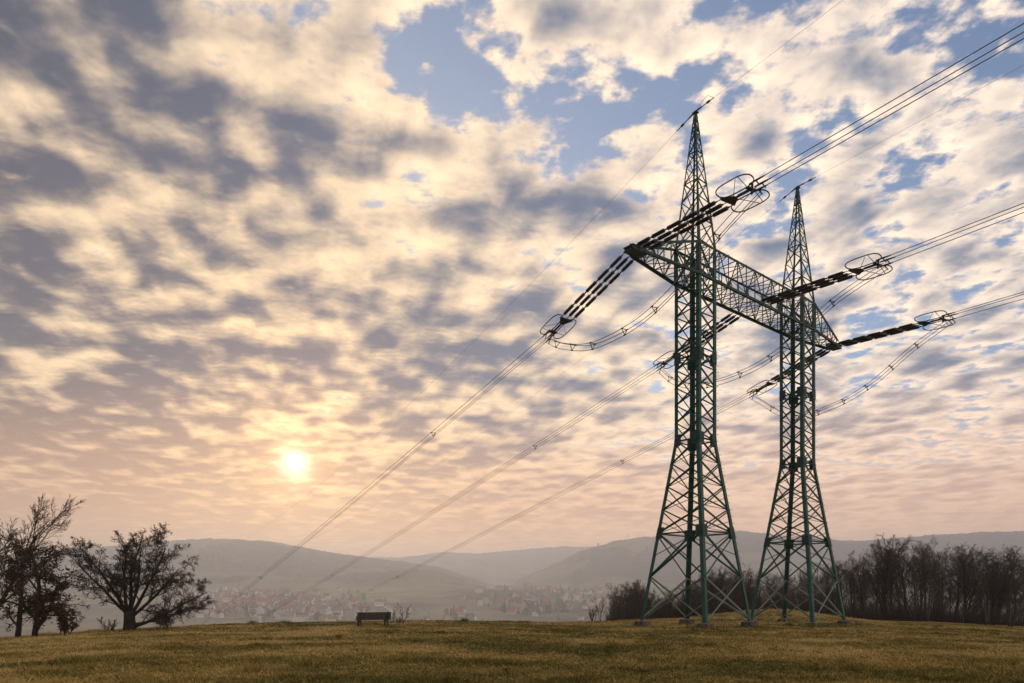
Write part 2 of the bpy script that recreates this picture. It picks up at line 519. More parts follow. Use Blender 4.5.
FACES = [((-1, -1), (1, -1)), ((1, -1), (1, 1)), ((1, 1), (-1, 1)), ((-1, 1), (-1, -1))]


def cpt(tx, c, z, inset=0.0):
    s = half_width(z) - inset
    return Vector((tx + c[0] * s, c[1] * s, z))


def xpanel(mb, tx, z0, z1, w, both=True, flip=0, inset=0.035):
    for k, (c0, c1) in enumerate(FACES):
        nrm = Vector(((c0[0] + c1[0]) / 2, (c0[1] + c1[1]) / 2, 0))
        a0, a1, b0, b1 = cpt(tx, c0, z0, inset), cpt(tx, c0, z1, inset), cpt(tx, c1, z0, inset), cpt(tx, c1, z1, inset)
        if both or (k + flip) % 2 == 0: mb.angle(a0 + nrm * 0.012, b1 + nrm * 0.012, w, 0.014, nrm)
        if both or (k + flip) % 2 == 1: mb.angle(b0 - nrm * 0.012, a1 - nrm * 0.012, w, 0.014, nrm, 1, -1)


def ring(mb, tx, z, w, cross=True, inset=0.04):
    for c0, c1 in FACES:
        mb.angle(cpt(tx, c0, z, inset), cpt(tx, c1, z, inset), w, 0.014, (0, 0, 1), 1, -1)
    if cross:
        mb.beam(cpt(tx, (-1, -1), z - 0.03, inset), cpt(tx, (1, 1), z - 0.03, inset), w * 0.8, 0.02)
        mb.beam(cpt(tx, (-1, 1), z - 0.06, inset), cpt(tx, (1, -1), z - 0.06, inset), w * 0.8, 0.02)


def gussets(tx, zs, parent, w=0.46, h=0.72):
    for z in zs:
        for c in ((-1, -1), (1, -1), (1, 1), (-1, 1)):
            g = MB(); p = cpt(tx, c, z)
            sl = (cpt(tx, c, z + 0.3) - cpt(tx, c, z - 0.3)).normalized()
            g.box(p + Vector((-c[0] * w / 2, c[1] * 0.016, 0)), (w / 2, 0, 0), (0, 0.012, 0), sl * h / 2)
            g.box(p + Vector((c[0] * 0.016, -c[1] * w / 2, 0)), (0.012, 0, 0), (0, w / 2, 0), sl * h / 2)
            g.build('gusset_plate', M['dark_green'], parent)


def column(tx, zfoot):
    b = MB()
    # splayed foot: two tall panels, then four, above the waist eleven square ones
    zz = np.linspace(Z_RING, Z_WAIST, 5)
    for q in range(4): xpanel(b, tx, zz[q], zz[q + 1], 0.085)
    for q in range(4):                                              # light redundant members
        for c0, c1 in FACES:
            zm = (zz[q] + zz[q + 1]) / 2
            b.beam(cpt(tx, c0, zz[q], 0.08), cpt(tx, c1, zm, 0.08), 0.035, 0.035)
    zu = np.linspace(Z_WAIST, Z_BOT, 10)
    for q in range(9): xpanel(b, tx, zu[q], zu[q + 1], 0.078)
    xpanel(b, tx, Z_BOT, Z_TOP, 0.08)
    for z in (Z_RING, Z_WAIST, Z_MID): ring(b, tx, z, 0.09)
    xpanel(b, tx, 3.25, Z_RING - 0.05, 0.10)
    for c0, c1 in FACES:
        b.beam(cpt(tx, c0, 4.6, 0.09), cpt(tx, c1, Z_RING, 0.09), 0.05, 0.04)
    shaft = b.build('column', M['green'], pylon)
    lb = MB()
    xpanel(lb, tx, zfoot + 0.12, 3.25, 0.10, inset=0.06)
    lb.build('foot_brace', M['pale_green'], shaft)
    for n, c in enumerate(((-1, -1), (1, -1), (1, 1), (-1, 1))):
        m = MB(); leg_mesh(m, tx, c[0], c[1], [zfoot, Z_RING, Z_WAIST, Z_MID, Z_TOP], 0.24, 0.028)
        if n == 1:                                                  # step bolts up one corner
            z = 3.2
            while z < Z_TOP:
                p = cpt(tx, c, z)
                m.beam(p + Vector((0, -0.03, 0)), p + Vector((0.17, -0.03, 0)), 0.02, 0.02); z += 0.42
        m.build('leg', M['green'], shaft)
        f = MB(); p = cpt(tx, c, zfoot); g = gz(*(pylon_world(p).xy)) - PZ
        hw, hb = 0.35, 0.41; top = zfoot - 0.02
        vs = [Vector((p.x - c[0] * 0.1 + sx * w, p.y - c[1] * 0.1 + sy * w, z)) for z, w in ((g - 0.5, hb), (top - 0.05, hw), (top, hw - 0.05)) for sx, sy in ((-1, -1), (1, -1), (1, 1), (-1, 1))]
        f.add(vs, [(3, 2, 1, 0), (8, 9, 10, 11)] + [(4 * q + k, 4 * q + (k + 1) % 4, 4 * q + 4 + (k + 1) % 4, 4 * q + 4 + k) for q in (0, 1) for k in range(4)])
        f.build('concrete_footing', M['concrete'], shaft)
    gussets(tx, (Z_RING, Z_WAIST, Z_MID), shaft)
    # earth wire peak
    pk = MB(); zs = [Z_TOP]; hgt = 1.55
    while zs[-1] + hgt < Z_APEX - 0.5: zs.append(zs[-1] + hgt); hgt *= 0.86
    zs.append(Z_APEX - 0.25)
    for q in range(len(zs) - 1): xpanel(pk, tx, zs[q], zs[q + 1], 0.058 if q < 3 else 0.042, inset=0.02)
    for z in zs[1:-1:2]: ring(pk, tx, z, 0.05, False, 0.02)
    peak = pk.build('peak', M['green'], pylon)
    for c in ((-1, -1), (1, -1), (1, 1), (-1, 1)):
        m = MB(); leg_mesh(m, tx, c[0], c[1], [Z_TOP + 0.01, Z_TOP + 4, Z_APEX], 0.15, 0.02)
        m.build('leg', M['green'], peak)
    k = MB(); k.box((tx, 0, Z_APEX + 0.03), (0.13, 0, 0), (0, 0.16, 0), (0, 0, 0.035)); k.box((tx, 0, Z_APEX + 0.12), (0.02, 0, 0), (0, 0.10, 0), (0, 0, 0.06))
    k.build('cap', M['dark_green'], peak)


def pylon_world(p):
    c, s = math.cos(RZ), math.sin(RZ)
    return Vector((MIDP.x + p.x * c - p.y * s, MIDP.y + p.x * s + p.y * c, PZ + p.z))


column(-HALF, 0.58); column(HALF, 0.30)


def crossarm():
    b = MB(); w = 0.062
    inn = HALF + S1
    st = list(np.linspace(-inn, inn, 15)); can = [inn + (ARM_END - inn) * q for q in (0.24, 0.47, 0.68, 0.86)]
    xs = [-x for x in can[::-1]] + st + can
    def sec(x):
        t = max(0.0, (abs(x) - inn) / (ARM_END - inn))
        return S1 + 0.02 + (0.30 - S1) * t, Z_BOT + 0.08 * t, Z_TOP + (21.85 - Z_TOP) * t
    P = {}
    for x in xs:
        y, zb, zt = sec(x)
        P[x] = {(j, k): Vector((x, j * y, zt if k else zb)) for j in (-1, 1) for k in (0, 1)}
    for q, x in enumerate(xs):
        p = P[x]
        for j in (-1, 1): b.beam(p[j, 0], p[j, 1], w, w * 0.6, (0, 1, 0))
        for k in (0, 1): b.beam(p[-1, k], p[1, k], w * 0.8, w * 0.6)
        if q % 3 == 1: b.beam(p[-1, 0], p[1, 1], w * 0.7, w * 0.5)
        if q + 1 < len(xs):
            n = P[xs[q + 1]]
            for j in (-1, 1):
                s_, e_ = (p[j, 0], n[j, 1]) if q % 2 else (p[j, 1], n[j, 0])
                b.beam(s_, e_, w, w * 0.6, (0, 1, 0))
            for k in (0, 1):
                s_, e_ = (p[-1, k], n[1, k]) if q % 2 else (p[1, k], n[-1, k])
                off = Vector((0, 0, 0.03))
                b.beam(s_ + off, e_ + off, w * 0.8, w * 0.5)
                if k == 0:
                    s_, e_ = (p[1, k], n[-1, k]) if q % 2 else (p[-1, k], n[1, k])
                    b.beam(s_ - off, e_ - off, w * 0.8, w * 0.5)
    arm = b.build('crossarm', M['dark_green'], pylon)
    for j in (-1, 1):
        for k in (0, 1):
            m = MB(); path = []
            for x in (-ARM_END + 0.2, -inn, inn, ARM_END - 0.2):
                y, zb, zt = sec(x); path.append(Vector((x, j * (y + 0.012), zt if k else zb)))
            for a, c in zip(path, path[1:]): m.angle(a, c, 0.15, 0.03, (0, j, 0), 1 if k else -1, -1)
            m.build('chord', M['dark_green'], arm)
    for sx in (-1, 1):
        m = MB(); x = sx * (ARM_END - 0.25)
        m.box((x, 0, 21.62), (0.62, 0, 0), (0, 0.36, 0), (0, 0, 0.022)); m.box((x, 0, 21.40), (0.62, 0, 0), (0, 0.36, 0), (0, 0, 0.022))
        m.box((x, 0.28, 21.51), (0.60, 0, 0), (0, 0.018, 0), (0, 0, 0.086)); m.box((x, -0.28, 21.51), (0.60, 0, 0), (0, 0.018, 0), (0, 0, 0.086))
        m.box((x + sx * 0.5, 0, 21.51), (0.02, 0, 0), (0, 0.26, 0), (0, 0, 0.086)); m.box((x - sx * 0.3, 0, 21.51), (0.02, 0, 0), (0, 0.26, 0), (0, 0, 0.086))
        m.box((x - sx * 0.35, 0, 21.75), (0.25, 0, 0), (0, 0.02, 0), (0, 0, 0.10))
        m.build('tip_plate', M['dark_green'], arm)


crossarm()

# ------------------------------------------------------------------ insulator sets, conductors, jumpers, earth wires
FAR = Vector((-0.556, 0.831, 0)); NEAR = Vector((0.507, -0.862, 0))
Z_ARM = PZ + 21.45


def arm_point(x, y=0.0, z=21.5): return pylon_world(Vector((x, y, z)))


def insulator_set(P, d, slope, L, label):
    rz = math.atan2(d.y, d.x)
    root = thing('insulator_set', label, 'insulator set', P, rz, 'triple tension insulator sets on the crossarm')
    n = math.hypot(1, slope); E = Vector((1 / n, 0, slope / n)); LAT = Vector((0, 1, 0)); UP = E.cross(LAT) * -1
    if UP.z < 0: UP = -UP
    LT = L * n
    yoke = LT - 2.15
    for k in (-1, 0, 1):
        off = LAT * (0.44 * k)
        m = MB(); span = yoke - 0.18 - 0.32; unit = span / 5; prof = [(0.0, 0.022), (0.31, 0.022)]
        for u in range(5):                                          # metal caps between the long rods, one continuous core
            t0 = 0.32 + u * unit
            prof += [(t0, 0.022), (t0 + 0.005, 0.046), (t0 + 0.13, 0.046), (t0 + 0.135, 0.02), (t0 + unit - 0.125, 0.02), (t0 + unit - 0.12, 0.046), (t0 + unit - 0.005, 0.046)]
        prof += [(yoke - 0.18, 0.022), (yoke + 0.1, 0.022)]
        m.lathe(off, off + E * yoke, prof, 7)
        h = m.build('insulator_string', M['galv'], root)
        for u in range(5):
            r = MB(); a = off + E * (0.32 + u * unit + 0.13); z = off + E * (0.32 + (u + 1) * unit - 0.12); ln = (z - a).length
            prof = [(0, 0.042)]
            for q in range(11):
                t = (q + 0.5) / 11 * ln
                prof += [(t - 0.030, 0.055), (t, 0.112), (t + 0.014, 0.108), (t + 0.024, 0.055)]
            prof.append((ln, 0.042)); r.lathe(a, z, prof, 8)
            r.build('porcelain_rod', M['porcelain'], h)
    y = MB()
    y1, y2 = yoke + 0.08, yoke + 0.62
    for o in (-0.03, 0.03):
        c = [E * y1 + LAT * 0.52, E * y1 - LAT * 0.52, E * y2 - LAT * 0.13, E * y2 + LAT * 0.13]
        vs = [p + UP * (o + s_ * 0.012) for s_ in (-1, 1) for p in c]
        y.add(vs, [(3, 2, 1, 0), (4, 5, 6, 7)] + [(i, (i + 1) % 4, 4 + (i + 1) % 4, 4 + i) for i in range(4)])
    y.beam(E * (y2 - 0.05), E * (LT - 0.62), 0.09, 0.07); y.beam(E * (y2 + 0.1) + UP * 0.06, E * (LT - 0.7) + UP * 0.06, 0.05, 0.04)
    y.box(E * (LT - 0.62), E * 0.10, LAT * 0.27, UP * 0.03); y.box(E * (LT - 0.58), E * 0.05, LAT * 0.03, UP * 0.24)
    y.build('yoke_plate', M['fitting'], root)
    for o in BUNDLE:
        c = MB(); q = LAT * o[0] + UP * o[1]
        c.tube([E * (LT - 0.60) + q * 0.95, E * (LT - 0.25) + q, E * LT + q, E * (LT + 0.3) + q], [0.035, 0.05, 0.045, 0.028], 6)
        c.tube([E * (LT - 0.2) + q, E * (LT - 0.1) + q - UP * 0.14, E * (LT + 0.03) + q - UP * 0.3], 0.03, 5)
        c.build('tension_clamp', M['fitting'], root)
    for k in (-1, 1):                                               # racket shaped guard rings on both sides
        g = MB(); pts = []
        x0, x1, r = yoke - 0.05, LT - 0.12, 0.26
        ym = 0.54; tilt = -0.35 if d is NEAR else 0.08
        for q in range(24):
            t = 2 * math.pi * q / 24; cx = (x0 + x1) / 2; hx = (x1 - x0) / 2
            ex = math.copysign(abs(math.cos(t)) ** 0.62, math.cos(t)) * hx; ey = math.copysign(abs(math.sin(t)) ** 0.8, math.sin(t)) * 0.36
            pts.append(E * (cx + ex) + LAT * k * (ym + ey) + UP * (0.02 + tilt * k * (ym + ey)))
        g.tube(pts, 0.030, 6, True)
        g.tube([E * (LT - 0.62) + LAT * k * 0.2, E * (LT - 0.66) + LAT * k * 0.88 + UP * tilt * k * 0.88], 0.018, 5)
        g.tube([E * (y2 - 0.05) + LAT * k * 0.12, E * (LT - 0.85) + LAT * k * 0.84 + UP * tilt * k * 0.84], 0.016, 5)
        g.build('guard_ring', M['fitting'], root)
    return E * LT, P + d * L + Vector((0, 0, slope * L))


BUNDLE = [(-0.2, 0.17), (0.2, 0.17), (0.0, -0.18)]


def spacer(mb, c, la, up):
    q = [c + la * o[0] + up * o[1] for o in BUNDLE]
    for a, b in zip(q, q[1:] + q[:1]): mb.beam(a, b, 0.03, 0.035)
    for a in q:
        t = la.cross(up).normalized() * 0.09; mb.tube([a - t, a + t], 0.036, 6)


def wire_set(name, label, cat, group, pts, spots, r, parent_mat='wire'):
    """three parallel wires along pts with spacers at the given indices"""
    base = pts[0]; root = thing(name, label, cat, base, 0, group); pts = [p - base for p in pts]
    fr = []
    for i, p in enumerate(pts):
        d = (pts[min(i + 1, len(pts) - 1)] - pts[max(i - 1, 0)]).normalized()
        la = Vector((d.x, d.y, 0)).normalized(); la = Vector((-la.y, la.x, 0)); up = d.cross(la); up = up if up.z > 0 else -up
        fr.append((la, up))
    for o in BUNDLE:
        m = MB(); m.tube([p + la * o[0] + up * o[1] for p, (la, up) in zip(pts, fr)], r, 6)
        m.build('wire', M[parent_mat], root, True)
    for i in spots:
        m = MB(); spacer(m, pts[i], *fr[i]); m.build('spacer', M['fitting'], root)
    return root


def catmull(ctrl, n):
    out = []; c = [ctrl[0] * 2 - ctrl[1]] + ctrl + [ctrl[-1] * 2 - ctrl[-2]]
    for i in range(1, len(c) - 2):
        for q in range(n):
            t = q / n; p0, p1, p2, p3 = c[i - 1:i + 3]
            out.append(0.5 * ((2 * p1) + (p2 - p0) * t + (2 * p0 - 5 * p1 + 4 * p2 - p3) * t * t + (3 * p1 - p0 - 3 * p2 + p3) * t ** 3))
    return out + [ctrl[-1]]


PHASES = [  # where on the arm, far length and slope, near length and slope, jumper depth
    ('left', arm_point(-ARM_END + 0.25), 8.24, -0.295, 8.75, -0.068, 1.0),
    ('middle', arm_point(0.0, 0.0, 21.4), 8.5, -0.225, 9.5, -0.08, 1.0),
    ('right', arm_point(ARM_END - 0.25), 7.7, -0.26, 8.8, -0.075, 1.12)]
WHERE = {'left': 'left crossarm tip', 'middle': 'crossarm middle', 'right': 'right crossarm tip'}
for nm, P, LF, SF, LN, SN, JD in PHASES:
    off = 0.9 if nm == 'middle' else 0.28
    ends = []
    for d, L, sl, side in ((FAR, LF, SF, 'running down towards the valley'), (NEAR, LN, SN, 'running up towards the right picture edge')):
        A = P + d * off
        _, e = insulator_set(A, d, sl, L - off, 'triple insulator set on the %s %s' % (WHERE[nm], side)); ends.append(e)
    short = {'left': 'left arm tip', 'middle': 'middle of the arm', 'right': 'right arm tip'}[nm]
    pts, spots = [], []
    for q in range(61):
        s_ = 290.0 * (q / 60.0) ** 1.25
        pts.append(ends[0] + FAR * s_ + Vector((0, 0, -0.208 * s_ + 0.00012 * s_ * s_)))
    for sp_ in (17.0, 73.0, 135.0): spots.append(min(range(61), key=lambda q: abs(290.0 * (q / 60.0) ** 1.25 - sp_)))
    wire_set('conductor_bundle', 'triple wire conductor sinking from the %s into the hazy valley' % short, 'power line', 'conductor bundles of the power line', pts, spots, 0.018)
    pts = [ends[1] + NEAR * (150.0 * q / 40.0) + Vector((0, 0, -0.036 * 150.0 * q / 40.0 + 0.0002 * (150.0 * q / 40.0) ** 2)) for q in range(41)]
    wire_set('conductor_bundle', 'triple wire conductor from the %s leaving over the right picture edge' % short, 'power line', 'conductor bundles of the power line', pts, [14, 30], 0.020)
    z0 = P.z
    ctrl = [ends[0] + FAR * -0.1 + Vector((0, 0, -0.25))]
    for s_, dz in ((-6.6, -3.40), (-3.7, -4.25), (0.0, -4.15), (3.1, -3.35), (6.1, -1.85)):
        d = NEAR if s_ > 0 else FAR
        if abs(s_) > (LN if s_ > 0 else LF) - 1.2: continue
        ctrl.append(Vector((P.x, P.y, z0 + dz * JD)) + d * abs(s_))
    ctrl.append(ends[1] + NEAR * -0.1 + Vector((0, 0, -0.28)))
    pts = catmull(ctrl, 8); N = len(pts)
    wire_set('jumper_loop', 'slack jumper loop of three wires hanging below the %s' % short, 'power line', 'jumper loops under the crossarm', pts, [int(N * f) for f in (0.12, 0.24, 0.34, 0.46, 0.58, 0.70, 0.82)], 0.019)

for tx, side in ((-HALF, 'left'), (HALF, 'right')):
    top = pylon_world(Vector((tx, 0, Z_APEX + 0.12)))
    for d, m_, c_, n_, lab in ((FAR, -0.2515, 0.00075, 250.0, 'descending to the valley'), (NEAR, -0.04, 0.0002, 150.0, 'leaving to the upper right')):
        root = thing('earth_wire', 'single thin earth wire from the %s peak %s' % (side, lab), 'earth wire', top, 0, 'earth wires of the power line')
        f = lambda s_: d * s_ + Vector((0, 0, m_ * s_ + c_ * s_ * s_))
        w = MB(); w.tube([f(n_ * (q / 40.0) ** 1.3) for q in range(41)], 0.0075, 6); w.build('wire', M['wire'], root, True)
        k = MB(); k.tube([f(0.15), f(0.5)], 0.05, 6); k.tube([f(0.5), f(1.5)], 0.03, 6); k.tube([f(0.95), f(1.15)], 0.075, 6)
        k.build('clamp', M['fitting'], root)
        if d is NEAR and side == 'left':
            a = MB(); a.tube([f(0.1) + Vector((0, 0, 0.0)), f(0.45) + Vector((0.05, 0, 0.34)), f(1.0) + Vector((0, 0, 0.42)), f(1.5)], 0.012, 5); a.build('bond_wire', M['wire'], root)

# ------------------------------------------------------------------ bench
def bench():
    x, y = -7.9, 40.0; rz = R(206)                                  # faces the valley: its back is towards us
    t = thing('park_bench', 'dark weathered wooden bench on the grass crest facing the valley', 'bench', (x, y, gz(x, y)), rz)
    W = 0.98
    s = MB()
    for k in range(4): s.box((0, -0.06 - 0.125 * k, 0.45), (W, 0, 0), (0, 0.052, 0), (0, 0, 0.02))
    for sx in (-0.78, 0.78): s.beam((sx, 0.05, 0.405), (sx, -0.52, 0.405), 0.07, 0.045)
    s.build('seat', M['benchwood'], t)
    b = MB()
    for k in range(4):
        z = 0.53 + 0.105 * k; b.box((0, 0.055 + 0.028 * k, z), (W, 0, 0), (0, 0.017, 0.004), (0, -0.006, 0.047))
    for sx in (-0.78, 0.78): b.beam((sx, 0.06, 0.40), (sx, 0.20, 0.90), 0.07, 0.05)
    b.build('backrest', M['benchwood'], t)
    for sx in (-0.78, 0.78):
        for y0, y1 in ((0.06, 0.14), (-0.46, -0.50)):
            l = MB(); l.beam((sx, y0, 0.40), (sx, y1, -0.12), 0.085, 0.075); l.build('leg', M['benchwood'], t)
    for sx in (-0.86, 0.86):
        a = MB(); a.beam((sx, 0.10, 0.64), (sx, -0.50, 0.64), 0.07, 0.04); a.beam((sx, -0.46, 0.47), (sx, -0.46, 0.63), 0.06, 0.05); a.build('armrest', M['benchwood'], t)


bench()


# ------------------------------------------------------------------ trees
class P:
    """how a tree branches: per level the count, where along the parent, spread, length ratio, upward pull, wobble"""
    def __init__(s, **k): s.__dict__.update(k)


def rot_dir(d, ang, az):
    o = d.orthogonal().normalized(); q = d.cross(o)
    return (d * math.cos(ang) + (o * math.cos(az) + q * math.sin(az)) * math.sin(ang)).normalized()


def grow(rd, tb, cb, leaf, p, d, L, r, lvl, p_):
    n = p_.seg[lvl]; pts, rs = [p.copy()], [r]; dd = d.copy()
    r_end = max(r * p_.taper[lvl], p_.rmin)
    for i in range(n):
        dd = (dd + Vector((rd.gauss(0, 1), rd.gauss(0, 1), rd.gauss(0, 1))) * p_.wob[lvl] + Vector((p_.wind, 0, p_.up[lvl]))).normalized()
        pts.append(pts[-1] + dd * (L / n)); rs.append(r + (r_end - r) * (i + 1) / n)
    (tb if lvl <= p_.trunk_lvl else cb).tube(pts, rs, p_.sides[lvl])
    if lvl < p_.levels:
        k = p_.n[lvl]; az = rd.uniform(0, 6.28)
        k = max(2, int(k * rd.uniform(0.8, 1.2)))
        for c in range(k):
            t = p_.start[lvl] + (1 - p_.start[lvl]) * ((c + rd.uniform(0.1, 0.9)) / k)
            f = t * n; i = min(int(f), n - 1); q = pts[i].lerp(pts[i + 1], f - i)
            az += 2.4 + rd.uniform(-0.5, 0.5)
            seg = (pts[i + 1] - pts[i]).normalized()
            cd = rot_dir(seg, p_.ang[lvl] * rd.uniform(0.7, 1.3), az)
            cl = L * p_.ratio[lvl] * rd.uniform(0.7, 1.15) * (1 - p_.apex[lvl] * t)
            cr = max((r + (r_end - r) * t) * p_.rr[lvl], p_.rmin)
            grow(rd, tb, cb, leaf, q, cd, cl, cr, lvl + 1, p_)
    if leaf is not None and lvl >= p_.leaf_lvl:
        for _ in range(p_.leaves):
            q = pts[rd.randint(1, n)] + Vector((rd.gauss(0, 1), rd.gauss(0, 1), rd.gauss(0, 1))) * p_.leaf_spread
            a = Vector((rd.gauss(0, 1), rd.gauss(0, 1), rd.gauss(0, 0.7))).normalized(); b = a.orthogonal().normalized()
            b = (b * math.cos(2.1) + a.cross(b) * math.sin(rd.uniform(0, 6)))
            w = p_.leaf * rd.uniform(0.6, 1.3)
            leaf.add([q - a * w, q + b * w * 0.55, q + a * w, q - b * w * 0.5], [(0, 1, 2, 3)])


BARE = dict(levels=4, trunk_lvl=1, seg=[7, 6, 5, 4, 3], taper=[0.35, 0.3, 0.35, 0.5, 0.6], rmin=0.0085, wob=[0.07, 0.13, 0.16, 0.2, 0.2], up=[0.06, 0.10, 0.05, 0.03, 0.02],
            wind=0.0, sides=[8, 6, 4, 3, 3], n=[11, 8, 7, 5], start=[0.30, 0.25, 0.2, 0.2], ang=[0.75, 0.72, 0.7, 0.7], ratio=[0.52, 0.52, 0.52, 0.6], apex=[0.45, 0.35, 0.3, 0.2],
            rr=[0.55, 0.55, 0.6, 0.65], leaves=0, leaf_lvl=9, leaf=0.05, leaf_spread=0.05)


def tree_meshes(seed, H, r, prm, wood, crownmat, stems=None, leafmat=None, bole=None, bole_r=None):
    rd = random.Random(seed); tb, cb, lf = MB(), MB(), (MB() if leafmat else None)
    p_ = P(**prm)
    for off, d, k in (stems or [((0, 0, -0.2), (0, 0, 1), 1.0)]):
        grow(rd, tb, cb, lf, Vector(off), Vector(d).normalized(), H * k, r * (0.6 + 0.4 * k), 0, p_)
    if bole: tb.tube(bole, bole_r, 10)
    tm = tb.mesh('trunk', wood); tm.polygons.foreach_set('use_smooth', [True] * len(tm.polygons))
    if lf:
        n0 = len(cb.f); cb.m = 1; cb.add(lf.v, lf.f); cm = cb.mesh('crown', [crownmat, leafmat])
    else: cm = cb.mesh('crown', crownmat)
    return tm, cm


def plant(name, meshes, label, cat, x, y, rz=0.0, sc=1.0, group=None, sz=None, z=None):
    t = thing(name, label, cat, (x, y, gz(x, y) if z is None else z), rz, group); t.scale = (sc, sc, sz or sc)
    link('trunk', meshes[0], t); link('crown', meshes[1], t)
    return t


# the round bare tree with many upright limbs and one low limb to the right
apple = dict(BARE, seg=[6, 7, 5, 4, 3], levels=4, n=[10, 9, 8, 4], start=[0.15, 0.2, 0.15, 0.15], up=[0.05, 0.03, 0.03, 0.05, 0.06], wob=[0.09, 0.16, 0.2, 0.25, 0.25], ang=[0.65, 0.75, 0.8, 0.7], 
             ratio=[0.48, 0.45, 0.5, 0.6], apex=[0.3, 0.35, 0.3, 0.2], rmin=0.0075, rr=[0.45, 0.5, 0.55, 0.6], leaves=1, leaf_lvl=4, leaf=0.02, leaf_spread=0.04, taper=[0.25, 0.25, 0.3, 0.45, 0.6])
stems = [((0, 0, 0.9), (0.1, 0, 1), 0.80), ((0.05, 0, 0.8), (0.45, 0.2, 1), 0.76), ((-0.05, 0, 0.8), (-0.42, -0.1, 1), 0.76), ((0, 0.05, 1.0), (-0.15, 0.6, 1), 0.70), ((0, -0.05, 0.9), (0.2, -0.6, 1), 0.70), ((0.06, 0, 0.7), (0.85, -0.1, 0.8), 0.70), ((-0.05, 0, 0.9), (-0.9, 0.1, 0.8), 0.66), ((0.1, 0, 0.15), (1, 0.2, 0.45), 0.74), ((0.1, 0.05, 0.3), (1, 0.4, 0.3), 0.5)]
x, y = -21.6, 39.5
am = tree_meshes(62, 5.4, 0.11, apple, M['bark'], M['bark'], stems, M['budleaf'], [(0, 0, -0.4), (0.03, 0, 0.1), (0.02, 0, 0.5), (0, 0, 1.1)], [0.42, 0.32, 0.27, 0.25])
plant('bare_tree', am, 'round bare tree with many spreading limbs on the left of the grass crest', 'tree', x, y, 0, 1.15, None, 1.03)

# the withered oak at the left edge, two stems, brown leaves still on it
oak = dict(BARE, levels=3, seg=[7, 6, 4, 3], n=[12, 8, 6], start=[0.16, 0.2, 0.2], ang=[1.0, 0.75, 0.7], up=[0.05, 0.05, 0.0, -0.05], ratio=[0.46, 0.5, 0.55], apex=[0.35, 0.3, 0.3],
           leaves=4, leaf_lvl=3, leaf=0.085, leaf_spread=0.10, rmin=0.014)
for k, (px, D, hh, sd, lab) in enumerate(((17, 36.5, 4.3, 21, 'small oak at the left picture edge with withered brown leaves, outer stem'), (34, 35.5, 4.7, 22, 'small oak with withered brown leaves beside the round bare tree'))):
    X = (px - 512) / 700 * D
    plant('oak_tree', tree_meshes(sd, hh, 0.15, oak, M['bark'], M['bark'], [((0, 0, -0.2), (0.10 * k + 0.02, 0, 1), 1.0)] + ([((0.05, 0, 0.3), (0.75, 0.1, 1), 0.55)] if k else []), M['oakleaf']),
          lab, 'tree', X, D, group='withered oaks at the left edge')

# the wind bent bare tree behind them, leaning to the right
bent = dict(BARE, wind=0.05, wob=[0.05, 0.08, 0.1, 0.12, 0.12], n=[12, 8, 7, 5], ang=[0.5, 0.5, 0.5, 0.5], up=[0.03, 0.06, 0.04, 0.03, 0.02], ratio=[0.55, 0.5, 0.5, 0.5], start=[0.35, 0.25, 0.2, 0.2])
D = 44.0; X = (-30 - 512) / 700 * D
plant('leaning_tree', tree_meshes(33, 8.3, 0.16, bent, M['bark'], M['bark_brown'], [((0, 0, -0.2), (0.72, 0, 1), 1.06), ((-0.3, 0, -0.2), (-0.05, 0.1, 1), 0.75)]),
      'wind-bent bare tree leaning right above the brown oaks at the left edge', 'tree', X, D)
D = 42.0; X = (-70 - 512) / 700 * D
plant('bare_tree', tree_meshes(34, 6.5, 0.14, bent, M['bark'], M['bark_brown']), 'bare tree at the far left whose twigs reach into the picture', 'tree', X, D)

# low shrubs
shrub = dict(BARE, levels=2, trunk_lvl=0, seg=[5, 4, 3], n=[6, 5], start=[0.2, 0.2], ang=[0.45, 0.5], ratio=[0.5, 0.5], apex=[0.3, 0.3], rr=[0.6, 0.6], rmin=0.009, sides=[5, 4, 3], leaf_lvl=9)
def shrub_meshes(seed, H, n, spread, leafmat=None, prm=shrub):
    rd = random.Random(seed)
    st = [((rd.gauss(0, 0.12 * spread), rd.gauss(0, 0.12 * spread), -0.1), (rd.gauss(0, 0.4 * spread), rd.gauss(0, 0.4 * spread), 1), rd.uniform(0.5, 1)) for _ in range(n)]
    return tree_meshes(seed, H, 0.028, prm, M['bark'], M['bark_brown'], st, leafmat)
def at(px, D): return (px - 512) / 700.0 * D, D
redd = dict(shrub, leaves=3, leaf_lvl=2, leaf=0.07, leaf_spread=0.06)
for px, D, H, n, sp, lm, lab in ((66, 36.5, 1.25, 9, 1.1, 'oakleaf', 'low shrub with reddish withered leaves under the brown oaks'), (403, 50, 1.3, 2, 0.35, None, 'bare sapling with a few upright twigs right of the bench'),
                                 (393.5, 51, 1.2, 1, 0.2, None, 'single thin bare shoot just right of the bench'), (399, 50, 0.55, 6, 0.9, None, 'tiny dark bush between the shoots beside the bench'),
                                 (600, 60, 2.6, 3, 0.25, None, 'slender bare sapling at the left end of the wood, on the crest'), (592, 58, 1.3, 7, 0.8, None, 'low bare bush left of the slender sapling on the crest'),
                                 (112, 39, 0.9, 7, 0.8, None, 'small bare shoots left of the foot of the round tree'), (168, 41, 1.3, 6, 0.9, None, 'low bare twigs under the right limb of the round tree')):
    X, Y = at(px, D)
    plant('shrub', shrub_meshes(int(px), H, n, sp, M[lm] if lm else None, redd if lm else shrub), lab, 'shrub', X, Y, group='low shrubs on the grass crest')

